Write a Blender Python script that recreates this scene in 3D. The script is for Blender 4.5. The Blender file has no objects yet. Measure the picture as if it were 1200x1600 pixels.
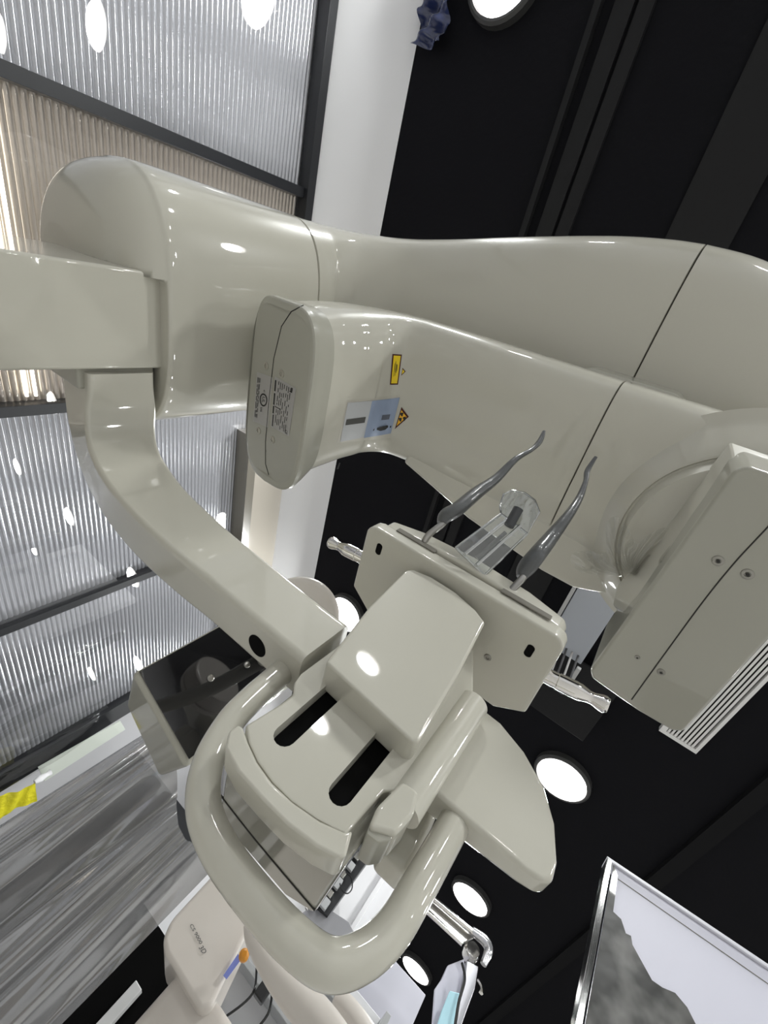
import bpy, bmesh, math, random
from mathutils import Vector, Matrix
from mathutils.bvhtree import BVHTree
random.seed(5)
C = bpy.context.scene.collection
H = 0.95                                   # eye height of the camera above the floor

# ------------------------------------------------------------------ camera
AZ = Vector((500, 240, -669)).normalized()
AX = Vector((-320, -1200, -669)).normalized()
AY = AZ.cross(AX).normalized(); AX = AY.cross(AZ).normalized()
cam_d = bpy.data.cameras.new('camera'); cam = bpy.data.objects.new('camera', cam_d); C.objects.link(cam)
R = Matrix((AX, AY, AZ))                   # camera axes written in world axes
cam.matrix_world = Matrix.Translation((0, 0, H)) @ R.to_4x4()
cam_d.sensor_fit = 'VERTICAL'; cam_d.sensor_height = 36.0; cam_d.lens = 669 / 1600 * 36.0
cam_d.clip_start = 0.02
bpy.context.scene.camera = cam

# ------------------------------------------------------------------ world, exposure, area lights
w = bpy.data.worlds.new('world'); bpy.context.scene.world = w; w.use_nodes = True
w.node_tree.nodes['Background'].inputs[0].default_value = (0.85, 0.92, 1.0, 1)
w.node_tree.nodes['Background'].inputs[1].default_value = 0.25
vs = bpy.context.scene.view_settings
vs.view_transform = 'Standard'; vs.look = 'None'; vs.gamma = 1; vs.use_curve_mapping = False
vs.exposure = -1.2
LAMP_W = 42.0
LENS_E = 22.0

# ------------------------------------------------------------------ helpers
def at(u, v, ax, val):
    """point of the place on the plane axis=val seen at photo position u,v (axes relative to eye)"""
    d = R @ Vector((u - 600, 800 - v, -669))
    return d * (val / d['XYZ'.index(ax)])

def mat(name, col, rough=.5, metal=0., coat=0., emit=None, es=0., trans=0., ior=1.45, noise=0., bump=0., bscale=40., spec=.5):
    m = bpy.data.materials.new(name); m.use_nodes = True
    nt = m.node_tree; b = nt.nodes['Principled BSDF']
    b.inputs['Base Color'].default_value = (*col, 1); b.inputs['Roughness'].default_value = rough
    b.inputs['Metallic'].default_value = metal; b.inputs['Coat Weight'].default_value = coat
    b.inputs['Coat Roughness'].default_value = .03; b.inputs['IOR'].default_value = ior
    b.inputs['Transmission Weight'].default_value = trans
    b.inputs['Specular IOR Level'].default_value = spec
    if emit: b.inputs['Emission Color'].default_value = (*emit, 1); b.inputs['Emission Strength'].default_value = es
    if noise:
        n = nt.nodes.new('ShaderNodeTexNoise'); n.inputs['Scale'].default_value = 7
        r = nt.nodes.new('ShaderNodeMapRange'); r.inputs['To Min'].default_value = max(0, rough - noise); r.inputs['To Max'].default_value = rough + noise
        tc = nt.nodes.new('ShaderNodeTexCoord')
        nt.links.new(tc.outputs['Object'], n.inputs['Vector'])
        nt.links.new(n.outputs['Fac'], r.inputs['Value']); nt.links.new(r.outputs['Result'], b.inputs['Roughness'])
    if bump:
        n = nt.nodes.new('ShaderNodeTexNoise'); n.inputs['Scale'].default_value = bscale
        tc = nt.nodes.new('ShaderNodeTexCoord'); bp = nt.nodes.new('ShaderNodeBump')
        bp.inputs['Strength'].default_value = bump; bp.inputs['Distance'].default_value = .01
        nt.links.new(tc.outputs['Object'], n.inputs['Vector'])
        nt.links.new(n.outputs['Fac'], bp.inputs['Height']); nt.links.new(bp.outputs['Normal'], b.inputs['Normal'])
    return m

def clear(name, tint=(1, 1, 1), gloss=.12, rough=.02, bump=0., bscale=6., diff=0.):
    """thin clear sheet: mostly see-through, fresnel-like reflection"""
    m = bpy.data.materials.new(name); m.use_nodes = True; nt = m.node_tree
    for n in list(nt.nodes): nt.nodes.remove(n)
    o = nt.nodes.new('ShaderNodeOutputMaterial'); t = nt.nodes.new('ShaderNodeBsdfTransparent'); t.inputs[0].default_value = (*tint, 1)
    g = nt.nodes.new('ShaderNodeBsdfGlossy'); g.inputs['Roughness'].default_value = rough
    d = nt.nodes.new('ShaderNodeBsdfDiffuse'); d.inputs[0].default_value = (.7, .7, .72, 1)
    lw = nt.nodes.new('ShaderNodeLayerWeight'); lw.inputs['Blend'].default_value = gloss
    mr = nt.nodes.new('ShaderNodeMapRange'); mr.inputs['To Min'].default_value = gloss; mr.inputs['To Max'].default_value = min(1, gloss + .8)
    x = nt.nodes.new('ShaderNodeMixShader'); y = nt.nodes.new('ShaderNodeMixShader'); y.inputs[0].default_value = diff
    nt.links.new(lw.outputs['Facing'], mr.inputs['Value']); nt.links.new(mr.outputs['Result'], x.inputs[0])
    nt.links.new(t.outputs[0], y.inputs[1]); nt.links.new(d.outputs[0], y.inputs[2])
    nt.links.new(y.outputs[0], x.inputs[1]); nt.links.new(g.outputs[0], x.inputs[2]); nt.links.new(x.outputs[0], o.inputs[0])
    if bump:
        n = nt.nodes.new('ShaderNodeTexNoise'); n.inputs['Scale'].default_value = bscale; n.inputs['Detail'].default_value = 4
        tc = nt.nodes.new('ShaderNodeTexCoord'); bp = nt.nodes.new('ShaderNodeBump'); bp.inputs['Distance'].default_value = .05
        mp = nt.nodes.new('ShaderNodeMapping'); mp.inputs['Scale'].default_value = (1, 1, .22)
        bp.inputs['Strength'].default_value = bump
        nt.links.new(tc.outputs['Object'], mp.inputs[0]); nt.links.new(mp.outputs[0], n.inputs['Vector']); nt.links.new(n.outputs['Fac'], bp.inputs['Height'])
        for q in (g, d, lw): nt.links.new(bp.outputs[0], q.inputs['Normal'])
    return m

WL = {}                                    # eye-relative base point of every object
def finish(me, angle=38):
    for p in me.polygons: p.use_smooth = True
    me.set_sharp_from_angle(angle=math.radians(angle))

def obj(name, bm, m, parent=None, angle=38, base=None):
    """link ONE mesh; bm is in eye-relative coordinates"""
    me = bpy.data.meshes.new(name)
    bmesh.ops.recalc_face_normals(bm, faces=bm.faces[:]); bm.to_mesh(me)
    vsx = [v.co for v in bm.verts]
    if parent is None:
        if base is None:
            lo = [min(c[i] for c in vsx) for i in range(3)]; hi = [max(c[i] for c in vsx) for i in range(3)]
            base = Vector(((lo[0] + hi[0]) / 2, (lo[1] + hi[1]) / 2, lo[2]))
        wl = Vector(base)
    else: wl = WL[parent.name]
    bm.free()
    me.transform(Matrix.Translation(-wl)); finish(me, angle)
    me.materials.append(m)
    o = bpy.data.objects.new(name, me); C.objects.link(o)
    if angle < 180: wn = o.modifiers.new('weighted_normal', 'WEIGHTED_NORMAL'); wn.keep_sharp = True; wn.weight = 80
    if parent is None: o.location = wl + Vector((0, 0, H))
    else: o.parent = parent
    WL[o.name] = wl
    return o

def tag(o, label, cat, group=None, kind=None):
    if label: o['label'] = label
    if cat: o['category'] = cat
    if group: o['group'] = group
    if kind: o['kind'] = kind
    return o
def lab(o, s): o['label'] = s; return o
def thing(name, label, cat, loc, group=None):
    o = bpy.data.objects.new(name, None); C.objects.link(o); o.empty_display_size = .05
    o.location = Vector(loc) + Vector((0, 0, H)); WL[o.name] = Vector(loc)
    return tag(o, label, cat, group)
def struct(name, bm, m, **k):
    o = obj(name, bm, m, **k); o['kind'] = 'structure'; return o
def merge(*bms):
    out = bmesh.new()
    for b in bms:
        me = bpy.data.meshes.new('t'); b.to_mesh(me); b.free(); out.from_mesh(me); bpy.data.meshes.remove(me)
    return out

def bevel(bm, off, seg=3, ang=20):
    if off <= 0: return bm
    es = [e for e in bm.edges if len(e.link_faces) == 2 and e.calc_face_angle(0) > math.radians(ang)]
    bmesh.ops.bevel(bm, geom=es, offset=off, segments=seg, profile=.5, affect='EDGES', clamp_overlap=True)
    return bm
def box(x0, x1, y0, y1, z0, z1, bev=0., seg=3):
    bm = bmesh.new(); bmesh.ops.create_cube(bm, size=1)
    for v in bm.verts: v.co = Vector(((x0 + x1) / 2 + v.co.x * (x1 - x0), (y0 + y1) / 2 + v.co.y * (y1 - y0), (z0 + z1) / 2 + v.co.z * (z1 - z0)))
    return bevel(bm, bev, seg)
def prism(poly, vec, bev=0., seg=3, top=None):
    """polygon (3-D points) pushed along vec; top = its far outline if that differs"""
    bm = bmesh.new(); a = [bm.verts.new(Vector(p)) for p in poly]
    b = [bm.verts.new(Vector(p) + Vector(vec)) for p in (top or poly)]
    bm.faces.new(a); bm.faces.new(b[::-1]); n = len(a)
    for i in range(n): bm.faces.new((a[i], b[i], b[(i + 1) % n], a[(i + 1) % n]))
    bmesh.ops.recalc_face_normals(bm, faces=bm.faces[:])
    return bevel(bm, bev, seg)
def loft(rings, cap=True, closed=True):
    bm = bmesh.new(); rv = [[bm.verts.new(p) for p in r] for r in rings]; n = len(rv[0])
    for a, b in zip(rv, rv[1:]):
        for i in range(n if closed else n - 1):
            j = (i + 1) % n; bm.faces.new((a[i], a[j], b[j], b[i]))
    if cap: bm.faces.new(rv[0]); bm.faces.new(rv[-1][::-1])
    return bm
def sering(c, ax, ay, hw, hd, n=3., N=64):
    out = []
    for k in range(N):
        t = 2 * math.pi * k / N; ct, st = math.cos(t), math.sin(t)
        out.append(Vector(c) + Vector(ax) * hw * math.copysign(abs(ct) ** (2 / n), ct) + Vector(ay) * hd * math.copysign(abs(st) ** (2 / n), st))
    return out
def smooth(pts, k=8):
    """Catmull-Rom through tuples of any length"""
    P = [Vector(p) if len(p) < 5 else list(p) for p in pts]; P = [list(p) for p in pts]
    out = []
    for i in range(len(P) - 1):
        p0, p1, p2, p3 = P[max(i - 1, 0)], P[i], P[i + 1], P[min(i + 2, len(P) - 1)]
        for s in range(k):
            t = s / k
            out.append([.5 * (2 * b + (c - a) * t + (2 * a - 5 * b + 4 * c - d) * t * t + (3 * b - a - 3 * c + d) * t ** 3) for a, b, c, d in zip(p0, p1, p2, p3)])
    out.append(P[-1]); return out
def tube(pts, r, seg=20, k=8, flat=1., sm=True, cap=True):
    """pts: (x,y,z) or (x,y,z,r)"""
    P = [tuple(p) + ((r,) if len(tuple(p)) == 3 else ()) for p in pts]
    S = smooth(P, k) if sm else P
    pos = [Vector(s[:3]) for s in S]; rings = []
    t0 = (pos[1] - pos[0]).normalized(); nrm = t0.orthogonal().normalized()
    for i, p in enumerate(pos):
        t = (pos[min(i + 1, len(pos) - 1)] - pos[max(i - 1, 0)]).normalized()
        nrm = (nrm - t * nrm.dot(t)).normalized(); bn = t.cross(nrm); rr = S[i][3]
        rings.append([p + nrm * math.cos(a) * rr + bn * math.sin(a) * rr * flat for a in [2 * math.pi * q / seg for q in range(seg)]])
    return loft(rings, cap)
def lathe(p, d, prof, seg=32):
    p = Vector(p); d = Vector(d).normalized(); a = d.orthogonal().normalized(); b = d.cross(a)
    return loft([[p + d * t + (a * math.cos(q) + b * math.sin(q)) * max(r, 1e-4) for q in [2 * math.pi * i / seg for i in range(seg)]] for t, r in prof])
def bvh(o):
    me = o.data; wl = WL[o.name]
    return BVHTree.FromPolygons([v.co + wl for v in me.vertices], [tuple(p.vertices) for p in me.polygons])
def onto(tree, u, v, off=.0006):
    d = (R @ Vector((u - 600, 800 - v, -669))).normalized()
    h = tree.ray_cast(Vector((0, 0, 0)), d)
    if h[0] is None: return d * 1.0
    n = h[1] if h[1].dot(d) < 0 else -h[1]
    return h[0] + n * off
def bil(q, s, t):
    a, b, c, d = q
    return [(a[i] * (1 - s) + b[i] * s) * (1 - t) + (d[i] * (1 - s) + c[i] * s) * t for i in (0, 1)]
def decal(tree, q, nx=6, ny=6, off=.0006):
    """sticker that follows the surface under its four corners"""
    bm = bmesh.new()
    g = [[bm.verts.new(onto(tree, *bil(q, i / nx, j / ny), off)) for i in range(nx + 1)] for j in range(ny + 1)]
    for j in range(ny):
        for i in range(nx): bm.faces.new((g[j][i], g[j][i + 1], g[j + 1][i + 1], g[j + 1][i]))
    return bm
def decal_poly(tree, pts, off=.0012):
    bm = bmesh.new(); bm.faces.new([bm.verts.new(onto(tree, *p, off)) for p in pts]); return bm
def text_bm(s, place, bold=0.):
    """letters as a mesh; place(x,y) gives the 3-D point of every outline point (x,y in 0..1)"""
    cu = bpy.data.curves.new('t', 'FONT'); cu.body = s; cu.size = 1; cu.resolution_u = 3; cu.offset = bold
    o = bpy.data.objects.new('t', cu); C.objects.link(o); bpy.context.view_layer.update()
    me = bpy.data.meshes.new_from_object(o.evaluated_get(bpy.context.evaluated_depsgraph_get()))
    bm = bmesh.new(); bm.from_mesh(me); bpy.data.objects.remove(o); bpy.data.curves.remove(cu); bpy.data.meshes.remove(me)
    xs = [v.co.x for v in bm.verts]; ys = [v.co.y for v in bm.verts]
    for v in bm.verts: v.co = place((v.co.x - min(xs)) / (max(xs) - min(xs)), (v.co.y - min(ys)) / (max(ys) - min(ys)))
    return bm
def boolean_cut(o, cutters):
    for cb in cutters:
        me = bpy.data.meshes.new('c'); bmesh.ops.recalc_face_normals(cb, faces=cb.faces[:]); cb.to_mesh(me); cb.free()
        c = bpy.data.objects.new('c', me); C.objects.link(c); c.location = -WL[o.name]
        par = o.parent; o.parent = None; loc = o.location.copy(); o.location = (0, 0, 0)
        md = o.modifiers.new('b', 'BOOLEAN'); md.object = c; md.operation = 'DIFFERENCE'; md.solver = 'EXACT'
        bpy.context.view_layer.update()
        new = bpy.data.meshes.new_from_object(o.evaluated_get(bpy.context.evaluated_depsgraph_get()))
        o.modifiers.clear(); wn = o.modifiers.new('weighted_normal', 'WEIGHTED_NORMAL'); wn.keep_sharp = True; wn.weight = 80; o.data = new; o.parent = par; o.location = loc
        finish(new); bpy.data.objects.remove(c); bpy.data.meshes.remove(me)

# ------------------------------------------------------------------ materials
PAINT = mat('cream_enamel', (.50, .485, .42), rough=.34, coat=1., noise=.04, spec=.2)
PAINT2 = mat('cream_satin_shaded', (.36, .353, .302), rough=.36, coat=.7, noise=.04, spec=.2)  # satin cream, darkened: shade of the down-facing head parts is in the colour
PAINT3 = mat('pale_plastic', (.58, .54, .50), rough=.35, coat=.3)
DARK = mat('black_plastic', (.012, .012, .013), rough=.3, coat=.3)
BLACKM = mat('matt_black', (.004, .004, .004), rough=.9, spec=.1)
GAP = mat('dark_gap', (.03, .029, .026), rough=.8)
GROOVE = mat('shade_groove', (.17, .16, .135), rough=.7)
CHROME = mat('brushed_steel', (.72, .70, .67), rough=.13, metal=1.)
STEEL = mat('dull_steel', (.36, .35, .33), rough=.28, metal=1.)
RUBBER = mat('grey_rubber', (.075, .078, .08), rough=.32, coat=.4, bump=.12, bscale=60)
ACRYL = clear('clear_acrylic', (.9, .92, .92), gloss=.14, rough=.0, bump=.5, bscale=9)
ACRYLE = clear('acrylic_edge', (.85, .88, .87), gloss=.45, rough=.08)
WHITE = mat('white_paint', (.88, .88, .90), rough=.5)
GLOSSW = mat('white_board', (.66, .66, .76), rough=.4)
BLACKC = mat('black_ceiling_paint', (.006, .006, .008), rough=.8, bump=.1, spec=.15)
STRIPC = mat('charcoal_strip', (.016, .016, .017), rough=.7, spec=.2)
STRIPD = mat('faint_black_strip', (.009, .009, .010), rough=.8, spec=.15)
FRAME = mat('anodised_black', (.02, .021, .024), rough=.35)
PAPER = mat('sticker_paper', (.36, .35, .335), rough=.4)
INK = mat('black_ink', (.02, .02, .02), rough=.5)
YELLOW = mat('warning_yellow', (.85, .62, .02), rough=.4)
ORANGE = mat('warning_orange', (.83, .45, .03), rough=.4)
RED = mat('dark_border', (.06, .008, .006), rough=.5)
BLUE = mat('pale_blue_panel', (.27, .33, .45), rough=.3)
LIGHTB = mat('pale_grey_panel', (.44, .45, .46), rough=.3)
MASK = mat('surgical_blue', (.45, .72, .82), rough=.6)

# ------------------------------------------------------------------ the room
ZC = 2.2; WY = 2.035
struct('floor', box(-4.1, 14.1, -6.1, 2.45, -H - .1, -H), mat('grey_floor', (.47, .46, .445), rough=.35, noise=.1), base=(0, 0, -H - .1))
struct('ceiling', box(-4.1, 14.1, -6.1, 2.45, ZC, ZC + .1), BLACKC)
struct('wall_left', box(-4.1, -4, -6, 2.3, -H, ZC), mat('light_grey_partition', (.72, .72, .74), rough=.5))
struct('wall_front', box(-4.1, 14.1, -6.1, -6, -H, ZC), mat('grey_partition', (.74, .73, .72), rough=.5))
struct('wall_right', box(14, 14.1, -6, 2.3, -H, ZC), mat('dark_partition', (.10, .10, .11), rough=.5))
struct('wall_back', box(-4.1, 14.1, 2.3, 2.4, -H, ZC), mat('white_backing', (.5, .5, .52), rough=.6))
# ceiling strips running with the wall
n = 1
for y0, y1, z in ((.69, .745, .02), (.76, .83, .02), (.875, .90, .035), (.11, .325, .015), (-1.9, -1.75, .03), (-1.15, -1.08, .03)):
    struct('trim_%d' % n, box(-4, 14, y0, y1, ZC - z, ZC + .01), STRIPC if y0 > 0 else STRIPD); n += 1
# white header between wall and ceiling
struct('trim_%d' % n, prism([(-4, 1.688, ZC), (-4, 2.0, 1.985), (-4, 2.3, 1.985), (-4, 2.3, ZC)], (18, 0, 0)), WHITE, angle=20); n += 1
struct('trim_%d' % n, box(-4, 1.02, 1.99, 2.06, 1.93, 1.982, .002), FRAME); n += 1
struct('trim_%d' % n, box(1.02, 3.2, 1.94, 2.06, 1.65, 1.715, .002), mat('taupe_rail', (.20, .185, .155), rough=.35, coat=.4)); n += 1
struct('trim_%d' % n, box(1.02, 3.2, 1.95, 2.06, 1.717, 1.982, .002), mat('glossy_beige_header', (.52, .48, .42), rough=.12, coat=.8)); n += 1
# corrugated wall: horizontal ribs behind flat clear panes, dark studs every metre
RIB = mat('corrugated_polycarbonate', (.72, .73, .75), rough=.16, metal=.55)
RIBW = mat('corrugated_polycarbonate_warm', (.66, .60, .52), rough=.14, metal=.6)
PANE = clear('flat_clear_pane', (.97, .97, .98), gloss=.05, rough=.0)
xs = [-1.33, -.26, .785, 1.845, 2.90]
xs = [-3.45, -2.39] + xs
def corrugated(x0, x1, z0, z1, y, pitch=.0225, amp=.006):
    bm = bmesh.new(); prev = None; k = 0; K = 8
    N = int((z1 - z0) / pitch) * K
    for i in range(N + 1):
        z = z0 + (z1 - z0) * i / N; ph = (i % K) / K
        yy = y - amp * abs(math.sin(math.pi * ph)) ** .8
        a = bm.verts.new((x0, yy, z)); b = bm.verts.new((x1, yy, z))
        if prev: bm.faces.new((prev[0], prev[1], b, a))
        prev = (a, b)
    return bm
for i, (a, b) in enumerate(zip(xs, xs[1:])):
    o = obj('corrugated_panel', corrugated(a + .02, b - .02, -H, 1.94, 2.075), RIBW if i == 3 else RIB, angle=60)
    o['kind'] = 'structure'; o.name = 'wall_back_panel_%d' % (i + 1)
    struct('window_%d' % (i + 1), box(a + .025, b - .025, 2.030, 2.034, -H, 1.94), PANE)
for x in xs:
    wdt = .022 if x < 2.8 else .07
    struct('trim_%d' % n, box(x - wdt, x + wdt, 2.015, 2.085, -H, 1.94, .002), FRAME); n += 1

TL = mat('tube_lamp_glow', (.9, .9, .9), emit=(1, .93, .8), es=7)
for k, z in enumerate((.622, .652)):
    tag(obj('tube_lamp', lathe((-.22, 2.052, z), (1, 0, 0), [(0, .006), (.96, .006)], 12), TL), ['slim glowing tube lamp behind the ribbed wall, the one nearer the floor', 'slim glowing tube lamp behind the ribbed wall, the one nearer the ceiling'][k], 'tube lamp')
# ------------------------------------------------------------------ ceiling downlights
def downlight(loc, label, copy=None):
    if copy:
        t = copy.copy(); C.objects.link(t); t.location = Vector(loc) + Vector((0, 0, H)); t['label'] = label
        for ch in copy.children:
            c = ch.copy(); C.objects.link(c); c.parent = t
        return t
    t = thing('ceiling_downlight', label, 'ceiling light', loc, 'round downlights in the black ceiling')
    x, y, z = loc
    obj('housing', lathe((x, y, z), (0, 0, -1), [(0, .165), (.035, .165), (.045, .155), (.045, .145), (.03, .142)]), mat('dark_lamp_housing', (.05, .05, .05), rough=.4), t)
    obj('lens', lathe((x, y, z - .03), (0, 0, -1), [(0, .14), (.018, .138), (.022, .12)]), mat('lamp_lens', (.9, .9, .9), emit=(1, .96, .93), es=LENS_E), t)
    L = bpy.data.lights.new('lamp_light', 'AREA'); L.shape = 'DISK'; L.size = .24; L.energy = LAMP_W; L.color = (.975, 1, .985)
    lo = bpy.data.objects.new('lamp_light', L); C.objects.link(lo); lo.parent = t; lo.location = (0, 0, -.06)
    return t
first = None
names = {(2.36, -.46): 'large round glowing downlight, alone in the dark below the ventilation grille',
         (2.32, 1.30): 'glowing downlight just peeking past the chin rest box beside the support arm disc',
         (4.07, -.46): 'glowing downlight beside the pointed end of the support arm',
         (5.72, -.46): 'glowing downlight nearest the jointed steel lamp arm',
         (-1.13, 1.30): 'glowing downlight cut by the top edge of the photo'}
spots = list(names) + [(.65, 1.3), (.65, -.46), (-1.05, -.46), (-2.75, -.46), (-2.75, 1.3), (4.07, 1.3)]
spots += [(x, y) for x in (-2.75, -1.05, .65, 2.36, 4.07, 5.72) for y in (-2.2, -4.0)] + [(7.5, -.46), (7.5, -2.2)]
for s in spots:
    l = names.get(s, 'round downlight of the ceiling rows, hidden from the camera or seen only as a reflection')
    o = downlight((s[0], s[1], ZC), l, first)
    if s not in names: o['group'] = 'downlights seen only as reflections'
    first = first or o

# ventilation grille
V = thing('ventilation_grille', 'white slatted ventilation grille set in the black ceiling above the sensor head', 'vent', (1.1, -.76, ZC - .03))
bx = [box(.3, 1.66, -.69, -.665, ZC - .03, ZC), box(.3, 1.66, -.838, -.824, ZC - .03, ZC), box(1.64, 1.66, -.824, -.69, ZC - .03, ZC), box(.3, .34, -.824, -.69, ZC - .03, ZC)]
obj('frame', merge(*bx), mat('white_grille', (.78, .77, .76), rough=.4), V)
obj('duct', box(.34, 1.64, -.824, -.69, ZC - .002, ZC - .001), GAP, V)
for i in range(8):
    y = -.695 - i * .0158
    obj('slat', prism([(.34, y, ZC - .024), (.34, y - .009, ZC - .026), (.34, y - .012, ZC - .012), (.34, y - .006, ZC - .008)], (1.30, 0, 0)), bpy.data.materials['white_grille'], V)

# ------------------------------------------------------------------ the x-ray unit
M = thing('panoramic_xray_unit', 'large glossy cream dental panoramic x-ray machine seen from below', 'x-ray machine', (.21, 1.12, -H))
obj('column', box(.11, .312, 1.0, 1.26, -H, 1.0, .007), PAINT, M)
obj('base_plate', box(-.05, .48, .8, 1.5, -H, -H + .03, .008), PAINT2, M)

XA, YA, ZA = Vector((1, 0, 0)), Vector((0, 1, 0)), Vector((0, 0, 1))
# carriage: hood round the column
st = [(.482, 1.25, .13, .08), (.484, 1.245, .15, .10), (.490, 1.235, .185, .13), (.505, 1.212, .228, .16), (.53, 1.19, .258, .185), (.57, 1.172, .278, .198), (.62, 1.165, .285, .20), (.9, 1.165, .285, .197), (1.035, 1.165, .285, .193)]
rings = []
for z, yc, hw, hd in smooth(st, 5): rings.append(sering((.2, yc, z), XA, YA, hw, hd, 2.7, 96))
rings.append(sering((.2, 1.165, 1.037), XA, YA, .281, .188, 2.7, 96))
rings = rings
carr = obj('carriage', loft(rings), PAINT, M)
boolean_cut(carr, [box(.120, .7, .5, 1.275, .2, .572, .010, 4)])
# overhead arm
def arm_rings(path, n=2.8, N=96):
    S = smooth(path, 6); out = []
    for i, s in enumerate(S):
        a, b = S[max(i - 1, 0)], S[min(i + 1, len(S) - 1)]
        t = Vector((0, b[0] - a[0], b[1] - a[1])).normalized(); nn = Vector((0, t.z, -t.y))
        out.append(sering((s[4], s[0], s[1]), XA, nn, s[2], s[3], n, N))
    return out
p = [(1.165, 1.040, .285, .193, .2), (1.163, 1.10, .285, .193, .2), (1.14, 1.19, .287, .185, .2), (1.06, 1.30, .295, .175, .2), (.92, 1.385, .315, .168, .2), (.76, 1.41, .342, .16, .2), (.55, 1.412, .38, .16, .2), (.33, 1.41, .415, .16, .2), (.20, 1.41, .428, .16, .2), (.117, 1.41, .43, .16, .2)]
rr = arm_rings(p); rr.insert(0, sering((.2, 1.165, 1.038), XA, YA, .281, .188, 2.8, 96)); rr.append(sering((.2, .1155, 1.41), XA, ZA * 1, .425, .155, 2.8, 96)[:])
q = rr[-1]; k = 0
rr[-1] = [Vector((v.x, .1150, v.z)) for v in [Vector((.2 + (u.x - .2) * .988, u.y, 1.41 + (u.z - 1.41) * .975)) for u in rr[-2]]]
arm = obj('overhead_arm', loft(rr), PAINT, M)
p = [(.112, 1.41, .43, .16, .2), (.0, 1.41, .42, .16, .2), (-.12, 1.41, .385, .16, .2), (-.24, 1.41, .30, .155, .2), (-.33, 1.41, .19, .13, .2), (-.37, 1.41, .07, .08, .2)]
rr = arm_rings(p); rr.insert(0, [Vector((.2 + (u.x - .2) * .988, .1135, 1.41 + (u.z - 1.41) * .975)) for u in rr[0]])
obj('overhead_arm_cover', loft(rr), PAINT, M)
obj('rotation_hub', prism([(.078, .20, 1.13), (.09, .22, 1.13), (.5, .22, 1.13), (.5, -.01, 1.13), (.09, -.01, 1.13), (.078, .01, 1.13)], (0, 0, .16), .008), PAINT2, M)

# rotating arm with the tube head hanging from its far end
RA = None
def rot_rings(path, N=72):
    S = smooth(path, 6); out = []
    for i, s in enumerate(S):
        a, b = S[max(i - 1, 0)], S[min(i + 1, len(S) - 1)]
        t = Vector((0, b[0] - a[0], b[1] - a[1])).normalized(); nn = Vector((0, t.z, -t.y))
        out.append(sering((s[4], s[0], s[1]), XA, nn, s[2], s[3], 3.6, N))
    return out
p = [(.787, .79, .205, .120, .312), (.785, .85, .204, .128, .302), (.772, .93, .200, .135, .290), (.735, 1.015, .196, .128, .280), (.66, 1.075, .192, .102, .272), (.56, 1.09, .189, .088, .268), (.40, 1.09, .189, .088, .268), (.2, 1.09, .190, .088, .27), (.113, 1.09, .190, .088, .27)]
rr = rot_rings(p)
rr.append([Vector((.27 + (u.x - .27) * .985, .1115, 1.09 + (u.z - 1.09) * .96)) for u in rr[-1]])
ra = obj('rotating_arm', loft(rr), PAINT, M)
p = [(.109, 1.09, .190, .088, .27), (.0, 1.09, .195, .088, .275), (-.10, 1.09, .205, .09, .285), (-.19, 1.09, .21, .09, .29), (-.26, 1.09, .19, .085, .29), (-.29, 1.09, .12, .06, .29)]
rr = rot_rings(p); rr.insert(0, [Vector((.27 + (u.x - .27) * .985, .1105, 1.09 + (u.z - 1.09) * .96)) for u in rr[0]])
ra2 = obj('rotating_arm_cover', loft(rr), PAINT, M)
fl = [(.40, .53), (.452, .55), (.487, .42), (.517, .31), (.540, .165), (.552, .083), (.552, .0), (.52, -.08), (.45, -.14), (.36, -.14)]
obj('arm_flange', prism([(x, y, 1.02) for x, y in fl], (0, 0, .10), .012, 4), PAINT, M)
# tube head: bottom cap with chamfer and centre seam
def ring_poly(z, poly): return [Vector((x, y, z)) for x, y in poly]
hd_rings = [sering((.322, .787, .722), XA, YA, .205, .110, 4.4, 72), sering((.323, .786, .7225), XA, YA, .220, .1175, 4.3, 72), sering((.324, .785, .7255), XA, YA, .2245, .1205, 4.2, 72), sering((.324, .7855, .740), XA, YA, .2265, .1225, 4.0, 72), sering((.320, .787, .765), XA, YA, .220, .1225, 3.8, 72), sering((.312, .787, .79), XA, YA, .205 + .006, .1225, 3.6, 72)]
S = []
for a, b in zip(hd_rings, hd_rings[1:]):
    for t in (0, .25, .5, .75): S.append([u.lerp(v, t) for u, v in zip(a, b)])
S.append(hd_rings[-1])
for r_ in S:
    for v in r_:
        if v.z < .75: v.z += .30 * max(0, v.y - .80) * min(1, (.79 - v.z) / .06)
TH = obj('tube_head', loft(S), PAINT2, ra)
lab(TH, 'squared end cap of the x-ray tube head with screws and rating plates')
t_th = bvh(TH); t_ra = bvh(ra)
def both(u, v, off=.0006):
    d = (R @ Vector((u - 600, 800 - v, -669))).normalized(); best = None
    for t in (t_th, t_ra):
        h = t.ray_cast(Vector((0, 0, 0)), d)
        if h[0] is not None and (best is None or h[3] < best[3]): best = h
    if best is None: return d
    nn = best[1] if best[1].dot(d) < 0 else -best[1]
    return best[0] + nn * off
class Both:
    def ray_cast(self, o, d):
        best = (None, None, None, None)
        for t in (t_th, t_ra):
            h = t.ray_cast(o, d)
            if h[0] is not None and (best[0] is None or h[3] < best[3]): best = h
        return best
TB = Both()
def line_on(tree, pts, wd, off=.0008, seg=6):
    """thin raised line following the surface through photo points"""
    P = []
    for a, b in zip(pts, pts[1:]):
        for i in range(seg): P.append((a[0] + (b[0] - a[0]) * i / seg, a[1] + (b[1] - a[1]) * i / seg))
    P.append(pts[-1])
    return tube([onto(tree, *q, 0) for q in P], wd, 6, sm=False)
obj('seam', line_on(TB, [(474, 477), (455, 487), (440, 510), (428, 560), (421, 620), (415, 690), (415, 725), (420, 742)], .0013), GAP, TH)
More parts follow.
